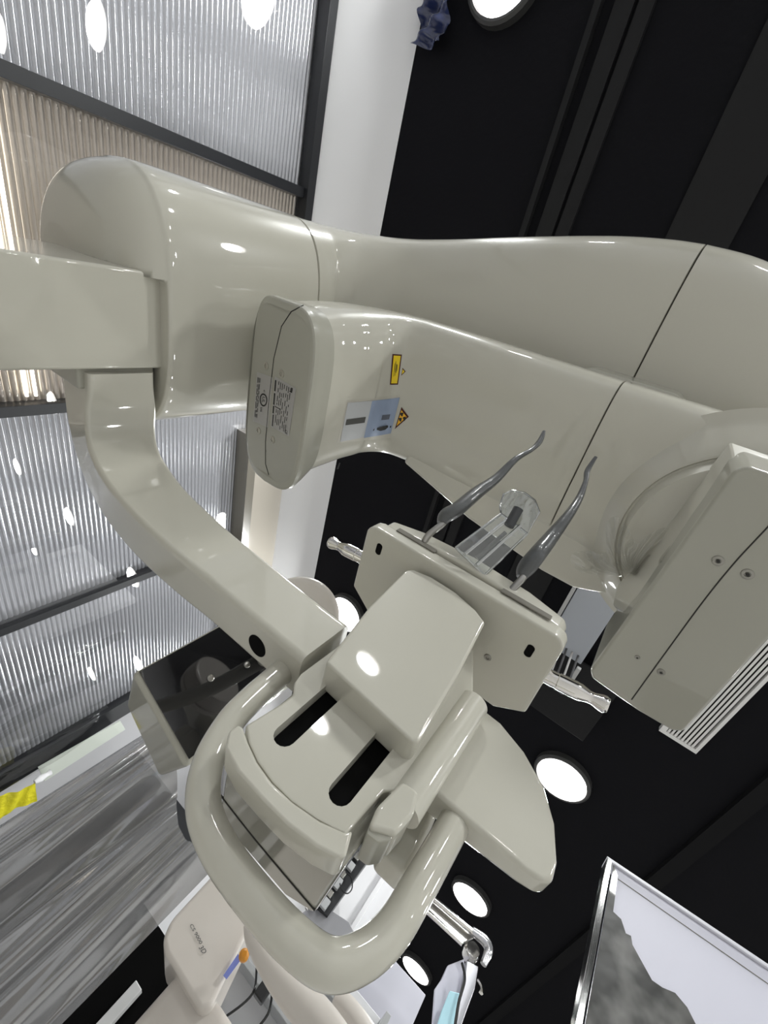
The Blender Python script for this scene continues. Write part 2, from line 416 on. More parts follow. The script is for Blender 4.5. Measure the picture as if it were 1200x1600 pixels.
def screw(parent, tree, u, v, r=.008, m=PAINT2, name='screw'):
    a = onto(tree, u, v, 0); b = onto(tree, u + 2, v, 0); c = onto(tree, u, v + 2, 0)
    nn = (b - a).cross(c - a).normalized()
    if nn.dot(a) > 0: nn = -nn
    s = obj(name, lathe(a - nn * .001, nn, [(0, r), (.0022, r), (.0030, r * .85), (.0030, r * .5), (.0015, r * .45)], 20), m, parent)
    return s
for u, v in ((416, 572), (440, 584), (404, 673), (426, 687)): screw(TH, TB, u, v, .0095, mat('cap_screw', (.38, .36, .31), rough=.3, metal=.3) if (u, v) == (416, 572) else bpy.data.materials['cap_screw'])
def patch(parent, name, q, m, tree=TB, off=.0007, label=None):
    o = obj(name, decal(tree, q, 12, 12, off), m, parent)
    if label: o['label'] = label
    return o
def inks(parent, q, rects, m=INK, tree=TB, off=.0016, name='print'):
    bms = []
    for s0, t0, s1, t1 in rects:
        bms.append(decal(tree, [bil(q, s0, t0), bil(q, s1, t0), bil(q, s1, t1), bil(q, s0, t1)], 2, 2, off))
    return obj(name, merge(*bms), m, parent)
# rating plate (s runs down the photo, t towards the head)
q1 = [(430, 588), (424, 667), (452, 682), (463, 607)]
lp = patch(TH, 'rating_plate', q1, PAPER, label='grey rating plate with small print')
rng = random.Random(3)
rc = [(.06, .03, .28, .09), (.32, .03, .55, .09), (.57, .03, .72, .09), (.74, .05, .97, .10)]
for row in (.2, .29, .38, .47, .58, .67, .76):
    s = .05
    while s < .93:
        l = rng.uniform(.04, .16); rc.append((s, row, min(s + l, .96), row + .025)); s += l + rng.uniform(.02, .1)
rc += [(.56, .12, .575, .42), (.03, .8, .13, .86), (.11, .74, .13, .86)]
inks(TH, q1, [(s0, t0, s1, t1) for s0, t0, s1, t1 in rc], name='plate_print')
obj('ce_mark', text_bm('CE', lambda x, y: onto(TB, *bil(q1, .90 + x * .08, .78 + y * .12), .0018)), INK, TH)
q2 = [(402, 581), (396, 658), (419, 668), (427, 590)]
patch(TH, 'approval_plate', q2, PAPER, label='small grey approval plate with a ringed mark')
rc = []
for row in (.08, .15, .22):
    s = .1
    while s < .85:
        l = rng.uniform(.05, .15); rc.append((s, row, min(s + l, .9), row + .03)); s += l + .03
inks(TH, q2, rc, name='plate_print')
def ringmark(x, y):
    return onto(TB, *bil(q2, x, y), .0018)
bm = bmesh.new(); N = 24; vo = []; vi = []
for i in range(N):
    a = 2 * math.pi * i / N
    vo.append(bm.verts.new(ringmark(.5 + .13 * math.cos(a), .56 + .24 * math.sin(a)))); vi.append(bm.verts.new(ringmark(.5 + .10 * math.cos(a), .56 + .185 * math.sin(a))))
for i in range(N): bm.faces.new((vo[i], vo[(i + 1) % N], vi[(i + 1) % N], vi[i]))
obj('ringed_mark', bm, INK, TH)
obj('ringed_letters', text_bm('UL', lambda x, y: ringmark(.44 + x * .12, .48 + y * .18)), INK, TH)
obj('approval_print', text_bm('us', lambda x, y: ringmark(.66 + x * .09, .42 + y * .12)), INK, TH)
obj('approval_print', text_bm('c', lambda x, y: ringmark(.30 + x * .05, .52 + y * .08)), INK, TH)
# warning stickers on the side of the head
q3 = [(614, 553), (627, 555), (623, 600), (609, 600)]
q3 = [(613, 553), (628, 554), (622, 601), (609, 601)]
patch(ra, 'warning_sticker', q3, RED, off=.0006, label='small yellow laser warning sticker with dark border')
q3i = [bil(q3, .13, .045), bil(q3, .87, .045), bil(q3, .87, .955), bil(q3, .13, .955)]
patch(ra, 'sticker_field', q3i, YELLOW, off=.0012)
inks(ra, q3i, [(.25, .28, .30, .75), (.38, .2, .43, .6), (.52, .3, .62, .62), (.66, .33, .70, .55), (.45, .62, .5, .72)], off=.0018, name='sticker_print')
def tri(pts, m, off, name): return obj(name, decal_poly(TB, pts, off), m, ra)
def shrink(pts, f):
    cx = sum(p[0] for p in pts) / 3; cy = sum(p[1] for p in pts) / 3
    return [(cx + (p[0] - cx) * f, cy + (p[1] - cy) * f) for p in pts]
T1 = [(629, 574.5), (634, 580.5), (627, 587)]
tri(T1, RED, .0010, 'laser_triangle'); tri(shrink(T1, .6), YELLOW, .0016, 'triangle_field')
T2 = [(627.5, 636), (639, 651), (617, 670.5)]
lab(tri(T2, RED, .0010, 'radiation_triangle'), 'orange radiation warning triangle'); tri(shrink(T2, .72), ORANGE, .0016, 'triangle_field')
bms = []
cx, cy = 629, 652
for a in (20, 140, 260):
    pts = []
    for r, da in ((1.4, -28), (6.0, -32), (6.3, 0), (6.0, 32), (1.4, 28)):
        an = math.radians(a + da); pts.append((cx + r * math.cos(an) * .95, cy + r * math.sin(an) * 1.25))
    bms.append(decal_poly(TB, pts, .0022))
obj('trefoil', merge(*bms), INK, ra)
# exposure display sticker
q4 = [(542, 627), (626, 618), (611, 684), (527, 692)]
patch(ra, 'display_border', q4, mat('clear_border', (.50, .48, .42), rough=.35), off=.0005)
q4a = [(543, 629), (581, 626), (568, 683), (531, 690)]; q4b = [(581, 626), (625, 621), (611, 677), (568, 684)]
patch(ra, 'display_field', q4a, LIGHTB, off=.0014, label='pale grey half of the display sticker'); patch(ra, 'display_field', q4b, BLUE, off=.0014, label='pale blue half of the display sticker')
GREYI = mat('charcoal_ink', (.055, .055, .05), rough=.5)
patch(ra, 'display_window', [(541, 655), (571, 651), (569, 660), (539, 664)], GREYI, off=.0022)
patch(ra, 'display_window', [(597, 648), (610, 647), (608, 655), (595, 656)], mat('slate_ink', (.10, .11, .14), rough=.5), off=.0022)
obj('tube_symbol', decal_poly(TB, [(589, 668), (606, 664), (607, 667), (602, 671), (594, 673), (588, 671)], .002), INK, ra)
obj('symbol_dot', decal_poly(TB, [(583, 670), (585, 669), (584, 672), (582, 673)], .002), INK, ra)
obj('symbol_dot', decal_poly(TB, [(610, 665), (612, 665), (611, 668), (609, 668)], .002), INK, ra)
obj('level_mark', decal_poly(TB, [(530, 723), (532, 723), (529, 733), (526, 733)], .001), INK, ra)

# sensor head at the near end
drb = lathe((.31, -.215, 1.03), (0, 0, -1), [(0, .275), (.008, .258), (.02, .245), (.045, .222), (.060, .205), (.062, .200), (.058, .198), (.060, .194), (.085, .185), (.09, .17)], 96)
for v in drb.verts: v.co.y = max(v.co.y, -.268)
dr = obj('sensor_drum', drb, PAINT, M)
sx = [(.13, -.108), (.575, -.098), (.592, -.108), (.600, -.20), (.598, -.262), (.585, -.275), (.13, -.275), (.118, -.26), (.118, -.12)]
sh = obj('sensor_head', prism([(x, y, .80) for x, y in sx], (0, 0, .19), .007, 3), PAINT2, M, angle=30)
lab(sh, 'long flat-bottomed sensor housing with seam and countersunk screws')
ts = bvh(sh)
obj('seam', tube([onto(ts, 987, 1093, 0), onto(ts, 1047, 1010, 0), onto(ts, 1100, 938, 0), onto(ts, 1148, 879, 0), onto(ts, 1200, 823, 0), Vector((.125, onto(ts, 1200, 823, 0).y - .004, .80))], .0012, 6), GAP, sh)
SC = mat('countersunk_screw', (.30, .29, .26), rough=.3, metal=.6)
for u, v, r in ((1122, 876, .0085), (1168, 897, .0085), (996, 1027, .0045), (1033, 1050, .0065)):
    screw(sh, ts, u, v, r, SC)
    a = onto(ts, u, v, .0032); obj('screw_socket', lathe(a, (0, 0, -1), [(0, r * .35), (.0004, r * .3)], 6), GAP, sh)
tp_ = [(1140, 690), (1062, 790), (1003, 865), (964, 915), (957, 945), (978, 966)]
bt_ = [(1152, 757), (1100, 829), (1050, 892), (1012, 941), (994, 964), (980, 982)]
pa = [at(u, v, 'Z', .806) + Vector((0, -.002, 0)) for u, v in bt_]; pb = [at(u, v, 'Z', .955) for u, v in tp_]
obj('side_fairing', prism(pa + [Vector((pa[-1].x, -.2, .806)), Vector((pa[0].x, -.2, .806))], (0, 0, 0), .004, 3, top=pb + [Vector((pb[-1].x, -.2, .955)), Vector((pb[0].x, -.2, .955))]), PAINT, sh)
pa = [at(u, v, 'Z', .806) for u, v in ((982, 970), (955, 1008), (930, 1040))]; pb = [at(u, v, 'Z', .93) for u, v in ((970, 962), (948, 980), (936, 1020))]
obj('side_fairing', prism(pa + [Vector((pa[-1].x, -.15, .806)), Vector((pa[0].x, -.15, .806))], (0, 0, 0), .002, 2, top=pb + [Vector((pb[-1].x, -.15, .93)), Vector((pb[0].x, -.15, .93))]), PAINT2, sh)
# crumpled protective film where the drum meets the housing
def film(pts_fn, nu, nv):
    bm = bmesh.new(); g = [[bm.verts.new(pts_fn(i / nu, j / nv)) for i in range(nu + 1)] for j in range(nv + 1)]
    for j in range(nv):
        for i in range(nu): bm.faces.new((g[j][i], g[j][i + 1], g[j + 1][i + 1], g[j + 1][i]))
    return bm
FILM = clear('thin_clear_film', (.96, .96, .95), gloss=.10, rough=.03)
def fan(s, t):
    a = math.radians(75 + 165 * s); r = .012 + .14 * t
    c = Vector((.452, -.088, .955))
    wob = math.sin(s * 41) * .010 * (.25 + t * .9) + math.sin(s * 83 + t * 9) * .004
    return c + Vector((math.cos(a) * r * .75, -abs(math.sin(a)) * 0 + .022 - .05 * t + wob, math.sin(a) * r * .35 + .02 * t + wob * .7))
def fan2(s, t):
    p0 = (984, 902); a = math.radians(185 + 150 * s); r = 6 + (70 + 22 * math.sin(s * 17)) * t
    u, v = p0[0] + math.cos(a) * r, p0[1] + math.sin(a) * r
    d = (R @ Vector((u - 600, 800 - v, -669))).normalized(); best = 9
    for tr in FT:
        h = tr.ray_cast(Vector((0, 0, 0)), d)
        if h[0] is not None: best = min(best, h[3])
    if best > 2: best = 1.05
    return d * (best - .006 - abs(math.sin(s * 33 + 1.5 * math.sin(t * 5))) * .030 * (1 - t * .55))
FT = [ts, bvh(dr), bvh(ra2)]
lab(obj('protective_film', film(fan2, 90, 14), FILM, M, angle=180), 'crumpled clear protective film')

# support arm from the column to the patient rest
def PZ(u, v, z): return at(u, v, 'Z', z)
Tt = [(.322, 1.00, .556), (.36, 1.00, .556), (.405, .99, .553), (.445, .955, .530), (.462, .90, .505), (.462, .82, .478), (.457, .70, .446), (.452, .55, .424), (.45, .42, .415), (.45, .30, .411), (.45, .235, .410)]
Bb = [(.322, 1.00, .415), (.36, 1.00, .412), (.40, .99, .398), (.44, .95, .378), (.458, .88, .358), (.462, .78, .338), (.458, .65, .322), (.453, .52, .315), (.45, .42, .314), (.45, .30, .314), (.45, .235, .314)]
ww = [.13, .13, .12, .11, .105, .10, .095, .088, .082, .08, .078]
sec = []
for i, (a, b) in enumerate(zip(Tt, Bb)):
    j0, j1 = max(i - 1, 0), min(i + 1, len(Bb) - 1)
    t = Vector(Bb[j1]) - Vector(Bb[j0]); t.z = 0; t.normalize(); nn = Vector((t.y * -1, t.x, 0))   # away from the eye
    if nn.y < 0 and nn.x < 0: nn = -nn
    sec.append(tuple(a) + tuple(b) + (nn.x * ww[i], nn.y * ww[i]))
rings = []
for s in smooth(sec, 6):
    a, b, o2 = Vector(s[0:3]), Vector(s[3:6]), Vector((s[6], s[7], 0))
    cs = [a, b, b + o2, a + o2]; cen = sum(cs, Vector()) / 4; ring = []
    r = .011
    for k in range(4):
        p0, p1, p2 = cs[k - 1], cs[k], cs[(k + 1) % 4]
        d0, d1 = (p0 - p1).normalized(), (p2 - p1).normalized()
        for f in range(5):
            th = f / 4 * math.pi / 2
            ring.append(p1 + d0 * r * (1 - math.sin(th)) + d1 * r * (1 - math.cos(th)))
    rings.append(ring)
sa = obj('support_arm', loft(rings), PAINT, M)
tsa = bvh(sa)
obj('arm_bracket', box(.27, .36, 1.02, 1.22, .40, .565, .006), PAINT2, M)
a = Vector((.494, .318, .314))
obj('cable_hole', lathe(a, (0, 0, 1), [(-.0008, .0175), (0.001, .0175)], 32), BLACKM, sa)
# rounded near end of the arm
fo = [(.225, .314), (.225, .428), (.10, .452), (.035, .458), (-.005, .456), (-.045, .440), (-.08, .414), (-.102, .382), (-.115, .345), (-.116, .325), (-.108, .317), (-.09, .314)]
S = [(q[0], q[1]) for q in fo]
obj('arm_end', prism([(.478, y, z) for y, z in S], (0, 0, 0), .007, 4, top=[(.478 + .075 * min(1, max(.38, (y + .16) / .25)), y, z) for y, z in S]), PAINT, M, angle=50)
# disc-shaped swivel joint seen behind the arm
sw = obj('swivel_disc', lathe(at(468, 962, 'X', .66), (-.50, -.40, -.45), [(-.03, .070), (-.025, .078), (0, .082), (.014, .082), (.016, .078), (.019, .078), (.021, .082), (.035, .079), (.042, .068)], 64), PAINT3, M)

# handle: bent tube hanging below the arm
hp = [tuple(at(u, v, 'X', .5)) for u, v in ((460, 1034), (420, 1068), (385, 1100), (357, 1132), (326, 1190), (318, 1257), (342, 1325), (400, 1405), (460, 1470), (515, 1506), (568, 1493), (615, 1450), (660, 1375), (709, 1288), (735, 1240))]
obj('patient_handle', tube(hp, .0172, 36, 10), PAINT, M)

# slotted upright plate with thick curved lower lip
PX = .45
def pl(u, v, x=PX): q = at(u, v, 'X', x); return (q.x, q.y, q.z)
plate_px = [(560, 985), (470, 1052), (460, 1066), (458, 1085), (440, 1098), (383, 1133), (388, 1160), (402, 1190), (425, 1222), (455, 1252), (495, 1280), (540, 1305), (600, 1236), (640, 1236), (655, 1240), (740, 1120), (740, 985)]
chin = obj('slotted_plate', prism([pl(u, v) for u, v in plate_px], (.045, 0, 0), .003, 2), PAINT, M)
cuts = []
for lo, hi, yc in ((.216, .40, .1735), (.214, .40, .0905)):
    hw = .0125; poly = [(.40, yc - hw, hi), (.40, yc + hw, hi)]
    for k in range(0, 9):
        a = math.pi * k / 8; poly.append((.40, yc + hw * math.cos(a), lo + hw - hw * math.sin(a)))
    cuts.append(prism(poly, (.15, 0, 0)))
boolean_cut(chin, cuts)
for yc in (.1735, .0905):
    obj('slot_dark_fill', box(.4655, .4675, yc - .016, yc + .016, .202, .42), BLACKM, chin)  # black sheet inside each slot stands in for its shaded depth
# lip
lip_out = [(372, 1131), (357, 1143), (352, 1168), (372, 1205), (410, 1248), (450, 1288), (495, 1322), (530, 1340), (541, 1338)]
lip_in = [(552, 1296), (540, 1300), (500, 1282), (458, 1253), (425, 1222), (402, 1190), (388, 1160), (380, 1136)]
obj('lower_lip', prism([pl(u, v, .435) for u, v in lip_out + lip_in], (.037, 0, 0), .004, 3), PAINT, chin, angle=50)
# housing beneath the plate
hb = [(.470, .216), (.470, .050), (.60, .062), (.63, .10), (.635, .20), (.60, .222)]
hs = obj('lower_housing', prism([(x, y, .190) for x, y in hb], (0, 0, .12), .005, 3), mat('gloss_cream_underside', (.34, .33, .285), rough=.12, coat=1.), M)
obj('seam', tube([(.580, .222, .1898), (.586, .17, .1898), (.588, .12, .1898), (.588, .062, .1898)], .0012, 6), GAP, hs)
# rounded post and clamp on the near side of the plate
obj('guide_post', tube([(.462, .036, .262), (.462, .036, .30), (.462, .036, .40), (.462, .036, .425), (.462, .036, .437)], .0205, 28, 6), PAINT, M)
obj('lower_clamp', prism([pl(u, v, .44) for u, v in ((630, 1218), (656, 1236), (648, 1272), (620, 1304), (576, 1292), (590, 1258))], (.05, 0, 0), .005, 3), PAINT, M)
obj('clamp_band', prism([pl(u, v, .446) for u, v in ((622, 1290), (612, 1312), (590, 1316), (572, 1302), (577, 1290))], (.05, 0, 0), .003, 2), PAINT2, M)
obj('bracket_block', prism([pl(u, v, .53) for u, v in ((650, 1236), (690, 1260), (668, 1310), (640, 1372), (590, 1325), (618, 1290))], (.05, 0, 0), .010, 4), PAINT, M)
# sliding chin box
fa = [(.416, .1985, .322), (.415, .195, .308), (.415, .062, .300), (.416, .056, .306), (.405, .066, .42), (.398, .078, .520), (.396, .10, .531), (.394, .14, .540), (.394, .185, .541), (.396, .218, .535), (.399, .225, .525), (.407, .216, .42)]
fb = [Vector(p) for p in fa]; cen = Vector((.4, .14, .42))
bk = [(.462, p.y + (.0 if p.y > .14 else .0), p.z) for p in fb]
cb = obj('chin_box', prism(fa, (0, 0, 0), .008, 4, top=bk), PAINT, M, angle=45)
# head support bar
poly = [(.374, .31), (.378, .322), (.388, .329), (.516, .329), (.56, .27), (.56, .016), (.531, -.028), (.39, -.028), (.380, -.022), (.376, -.012)]
hb_ = obj('head_support_bar', prism([(x, y, .55) for x, y in poly], (0, 0, .028), .0045, 3), PAINT, M)
poly2 = [(.383, .312), (.395, .320), (.516, .318), (.55, .27), (.55, .016), (.531, -.022), (.395, -.020), (.383, -.012), (.372, .05), (.366, .15), (.372, .25)]
obj('bar_lid', prism([(x, y, .580) for x, y in poly2], (0, 0, .034), .006, 3), PAINT, hb_)
for y0, y1 in ((.205, .285), (.005, .085)):
    obj('arm_groove', box(.3715, .3745, y0, y1, .572, .584, .0014, 2), GROOVE, hb_)
for (u, v) in ((592, 858), (827, 1017)):
    c = at(u, v, 'Z', .55)
    obj('light_slot', prism([(c.x + math.cos(a) * .0055 + (.006 if math.cos(a) > 0 else -.006), c.y + math.sin(a) * .006, .5496) for a in [2 * math.pi * k / 16 for k in range(16)]], (0, 0, .002)), BLACKM, hb_)
c = at(762, 1027, 'Z', .55); obj('screw', lathe(c + Vector((0, 0, .001)), (0, 0, -1), [(0, .006), (.002, .006), (.003, .005), (.003, .003), (.0015, .0025)], 20), SC, hb_)
# steel knobs at both ends
for s, y in ((1, .325), (-1, -.026)):
    prof = [(0, .0115), (.02, .0115), (.021, .0125), (.045, .0125), (.052, .012), (.064, .0085), (.070, .0085), (.080, .0115), (.086, .0120), (.088, .0105), (.090, .0105)]
    k = obj('steel_knob', lathe((.455, y - s * .003, .562), (-.14 if s < 0 else 0.15, s, .03), prof, 36), CHROME, hb_); lab(k, 'turned steel knob on the bar end')
# temple supports
for pts, hook in (([(660, 858, .585), (668, 838, .590), (690, 820, .615), (697, 812, .628)], 0), ([(790, 940, .585), (797, 925, .590), (815, 905, .612), (822, 893, .628)], 1)):
    ps = [tuple(PZ(*p)) for p in pts]
    rod = obj('temple_rod', tube(ps, .0058, 20, 6), STEEL, hb_)
    if hook == 0: tp = [(690, 818, .618, .0095), (697, 806, .632, .0125), (715, 795, .65, .0125), (745, 770, .70, .0115), (775, 748, .745, .0085), (805, 718, .79, .0058), (830, 703, .825, .0055), (843, 690, .85, .0065), (850, 674, .87, .0038)]
    else: tp = [(815, 902, .618, .0095), (822, 888, .632, .0125), (838, 868, .65, .0125), (862, 838, .70, .0105), (888, 805, .745, .0075), (905, 778, .79, .0055), (915, 752, .825, .0048), (918, 735, .85, .0055), (931, 714, .87, .0035)]
    tb = tube([tuple(PZ(a, b, z)) + (r * 1.32 if .62 < z < .8 else r,) for a, b, z, r in tp], 0, 20, 6, flat=.75)
    lab(obj('rubber_tip', tb, RUBBER, rod), 'tapered grey rubber sleeve')
# clear chin holder
def quad_sheet(q, th, m, name, par, bev=.001):
    a, b, c, d = [Vector(x) for x in q]; nn = (b - a).cross(d - a).normalized() * th
    return obj(name, prism([a, b, c, d], nn, bev, 2), m, par)
A, B_, C_, D_ = PZ(712, 856, .585), PZ(757, 899, .585), PZ(824, 834, .655), PZ(783, 803, .655)
hold = quad_sheet([A, B_, C_, D_], .003, ACRYL, 'clear_chin_holder', hb_); lab(hold, 'bent clear acrylic chin holder')
def rail(pts, r, name='acrylic_edge', m=ACRYLE, par=hold): return obj(name, tube(pts, r, 8, sm=False), m, par)
for p0, p1 in ((A, B_), (B_, C_), (A, D_), (D_, C_)): rail([p0, p1], .0022)
tabp = [(783, 803, .655), (781, 790, .675), (787, 772, .70), (800, 766, .71), (820, 770, .71), (836, 782, .70), (843, 800, .68), (824, 834, .655)]
tab = [PZ(*p) for p in tabp]
nn = (tab[3] - tab[0]).cross(tab[-1] - tab[0]).normalized() * .003
obj('clear_tab', prism(tab, nn, .0006, 1), ACRYL, hold); rail(tab + [tab[0]], .0016)
for f in (.3, .7):
    rail([A.lerp(B_, f) + Vector((-.004, 0, 0)), D_.lerp(C_, f) + Vector((-.004, 0, 0))], .003)
obj('bite_pin', tube([tuple(PZ(795, 822, .645)) , tuple(PZ(810, 795, .668))], .0085, 14), mat('dark_clear_pin', (.04, .042, .045), rough=.15, coat=.5), hold)
obj('bite_pin', tube([tuple(PZ(745, 872, .60)), tuple(PZ(790, 832, .645))], .0035, 10), bpy.data.materials['dark_clear_pin'], hold)

# ------------------------------------------------------------------ touch panel box to the left of the handle
TP = None
f0, f1 = Vector((.85, .662, .30)), Vector((.965, .462, .30)); b1, b0 = Vector((1.20, .60, .318)), Vector((1.055, .745, .318))
sh_ = prism([f0, f1, b1, b0], (0, 0, .30), .012, 3)
TP = obj('control_panel', sh_, PAINT2, M, angle=50)
obj('panel_bracket', tube([(.53, .41, .385), (.75, .47, .49), (.95, .56, .585)], .02, 16), PAINT2, TP)
e = (f1 - f0).normalized(); nrm = Vector((e.y, -e.x, 0)).normalized()
if nrm.dot(f0) > 0: nrm = -nrm
g0 = f0 + e * .006 + nrm * .001; g1 = f1 - e * .012 + nrm * .001
obj('black_face', prism([g0 + Vector((0, 0, .012)), g1 + Vector((0, 0, .012)), g1 + Vector((0, 0, .29)), g0 + Vector((0, 0, .29))], nrm * .002, .0005, 1), mat('glossy_black_screen', (.012, .012, .013), rough=.06, coat=1.), TP)
for f, z in ((.45, .53), (.55, .62)):
    obj('face_screw', lathe(g0.lerp(g1, f) + Vector((0, 0, z - .30 - .1)) + nrm * .002, nrm, [(0, .008), (.003, .008), (.005, .005)], 18), STEEL, TP)

# ------------------------------------------------------------------ ceiling panel with loose cables above the bar
G = thing('ceiling_access_panel', 'pale blue-grey plastic panel under the ceiling, behind the knob of the bar', 'panel', (1.1, -.1, 2.0))
obj('panel', box(.55, 1.44, -.2, -.016, 2.0, 2.02, .003), mat('blue_grey_panel', (.36, .38, .42), rough=.35), G)
obj('panel_edge', box(.55, 1.44, -.012, .005, 1.985, 2.03, .002), mat('pale_edge', (.4, .4, .4), rough=.4), G)
obj('bracket', merge(box(1.44, 1.60, -.21, -.19, 1.96, 1.98, .002), box(1.585, 1.60, -.21, -.12, 1.96, 1.975, .002)), mat('grey_bracket', (.45, .45, .45), rough=.4), G)
obj('dark_panel', box(1.5, 1.95, -.42, -.10, 2.10, 2.12, .003), STRIPC, G)
for k in range(4):
    yy = -.08 - k * .03
    tag(obj('loose_cable', tube([(1.40, yy, 2.0), (1.50, yy - .02, 1.90 - .02 * k), (1.60, yy - .01, 1.93), (1.68, yy - .03, 2.05), (1.75, yy, 2.1)], .005, 8), mat('grey_cable_%d' % k, (.06, .06, .065) if k % 2 else (.4, .4, .4), rough=.5)),
        ['black cable looping under the access panel, nearest the wall', 'grey cable looping under the access panel, second from the wall', 'thin black cable looping under the access panel, third from the wall', 'outermost grey cable looping under the access panel'][k], 'cable')

# ------------------------------------------------------------------ acrylic block with white board, lower right
AB = thing('acrylic_display_board', 'thick clear acrylic display block with white board and torn dark film, at the lower right', 'display board', (.89, -.48, .30))
p0, p1 = Vector((.906, -.308, .73)), Vector((.855, -.66, .73)); dn = Vector((0, 0, -.55))
e = (p1 - p0).normalized(); bk = Vector((.028, -.004, 0))
def bd(s, d, off=0): return p0 + e * s + Vector((0, 0, -d)) + bk * off
obj('white_board', prism([bd(.004, .002), bd(.36, .002), bd(.36, .55), bd(.004, .55)], bk * .12), GLOSSW, AB)
obj('score_line', prism([bd(.012, .020, -.02), bd(.36, .024, -.02), bd(.36, .0255, -.02), bd(.012, .0215, -.02)], bk * .01), GROOVE, AB)
ed = [(.004, .0), (.014, .015), (.016, .085), (.030, .088), (.040, .105), (.048, .103), (.052, .115), (.085, .145), (.10, .144), (.118, .138), (.135, .145), (.150, .162), (.17, .172), (.195, .196), (.22, .215), (.26, .24), (.30, .25), (.36, .27), (.36, .55), (.004, .55)]
mt = mat('torn_dark_film', (.10, .10, .098), rough=.35, coat=.25, bump=.25, bscale=16)
nt = mt.node_tree; nz = nt.nodes.new('ShaderNodeTexNoise'); nz.inputs['Scale'].default_value = 14; nz.inputs['Detail'].default_value = 3
cr = nt.nodes.new('ShaderNodeValToRGB'); cr.color_ramp.elements[0].position = .45; cr.color_ramp.elements[0].color = (.016, .016, .014, 1); cr.color_ramp.elements[1].position = .7; cr.color_ramp.elements[1].color = (.17, .167, .16, 1)
tc = nt.nodes.new('ShaderNodeTexCoord'); nt.links.new(tc.outputs['Object'], nz.inputs['Vector']); nt.links.new(nz.outputs['Fac'], cr.inputs[0]); nt.links.new(cr.outputs[0], nt.nodes['Principled BSDF'].inputs['Base Color'])
obj('torn_film', prism([bd(s, d, -.06) for s, d in ed], bk * .03), mt, AB)
obj('acrylic_rim', prism([bd(-.010, -.004, -.25), bd(0.0, 0.0, -.25), bd(0.0, .55, -.25), bd(-.010, .55, -.25)], bk * 1.2, .001, 1), ACRYLE, AB)
obj('top_rim', prism([bd(-.010, -.006, -.2), bd(.36, -.006, -.2), bd(.36, .001, -.2), bd(-.010, .001, -.2)], bk * 1.2, .001, 1), mat('frosted_rim', (.72, .72, .78), rough=.3), AB)

def scrap(s, t): return Vector((-1.10 + .20 * s, 1.66 - .16 * t, 2.15 - .02 * t + .025 * math.sin(s * 11 + t * 7) + .01 * math.sin(s * 23 - 5 * t)))
tag(obj('blue_wrapping_scrap', film(scrap, 24, 16), mat('dark_blue_plastic', (.015, .025, .09), rough=.15, coat=.8), angle=180), 'crumpled dark blue plastic scrap stuck at the edge of the white header', 'plastic scrap')
# ------------------------------------------------------------------ sheets of clear plastic film
SHEET = clear('heavy_clear_sheet', (.27, .26, .25), gloss=.30, rough=.13, bump=.85, bscale=1.3, diff=.16)
THIN = clear('light_clear_sheet', (.93, .93, .93), gloss=.06, rough=.08, bump=.8, bscale=5.)
def hang(s, t):
    Y0, Y1 = .60, 1.27; y = Y0 + (Y1 - Y0) * s
    top = .50 + .10 * s - .05 * math.sin(s * 7); z = -H + .02 + (top + H - .02) * t
    x = 2.0 + .05 * math.sin(s * 13 + t * 1.5) + .034 * math.sin(s * 24 + 2 * t) + .01 * math.sin(s * 61 - 3 * t)
    return Vector((x, y, z))
tag(obj('plastic_sheet', film(hang, 120, 30), SHEET, angle=180), 'big rippled sheet of grey clear plastic hanging at the lower left', 'plastic sheet')
def hang2(s, t):
    return Vector((2.05 + .75 * s, 1.9 + .012 * math.sin(s * 21 + t * 5) + .02 * math.sin(t * 9 + s * 3), -.6 + 1.45 * t - .25 * s * t))
tag(obj('plastic_sheet', film(hang2, 50, 50), THIN, angle=180), 'thin clear plastic film hanging against the lowest bay of ribbed wall', 'plastic sheet')
# bits at the end of the ribbed wall
tag(obj('white_sign_strip', prism([at(u, v, 'Y', 1.93) for u, v in ((60, 1200), (188, 1127), (196, 1140), (70, 1221))], (0, .01, 0), .001, 1), mat('pale_green_white', (.62, .66, .60), rough=.4)), 'narrow pale strip sign on the dark post at the end of the ribbed wall', 'sign')
def cloth(s, t):
    q = at(-15 + 72 * s, 1252 - 30 * s + (34 - 6 * s) * t, 'Y', 1.88)
    return q + Vector((0, .010 * math.sin(s * 7 + t * 4) + .004 * math.sin(s * 19 + 3 * t), 0))
tag(obj('yellow_wrapper', film(cloth, 30, 10), mat('yellow_plastic', (.75, .68, .03), rough=.3, coat=.4, bump=.5)), 'crumpled yellow wrapper on the dark post at the left edge', 'wrapper')
tag(obj('white_tie', lathe(at(54, 1222, 'Y', 1.88), (.2, .1, 1), [(0, .012), (.03, .02), (.06, .012), (.08, .018)], 14), WHITE), 'small white knot beside the yellow wrapper', 'tie')
# ------------------------------------------------------------------ second white x-ray unit behind
U = thing('white_scanner', 'second pale dental scanner with rounded body and model lettering, behind the tube handle', 'scanner', (1.6, .33, -H))
ub = [(265, 1440), (275, 1428), (345, 1352), (420, 1420), (395, 1440), (330, 1575), (312, 1580), (258, 1490), (254, 1468)]
poly = [at(u, v, 'X', 1.5) for u, v in ub]
obj('body', prism(poly, (.22, 0, 0), .02, 5), PAINT3, U, angle=50)
def txt(p0, pr, pu):                       # photo corner, reading step, up step
    return lambda x, y: at(p0[0] + pr[0] * x + pu[0] * y, p0[1] + pr[1] * x + pu[1] * y, 'X', 1.497)
obj('lettering', text_bm('CS 9000', txt((296, 1446), (16, 30), (5, -3.2)), .01), mat('grey_lettering', (.10, .10, .10), rough=.5), U)
obj('lettering', text_bm('3D', txt((310, 1481), (7, 10), (7, -4)), .01), bpy.data.materials['grey_lettering'], U)
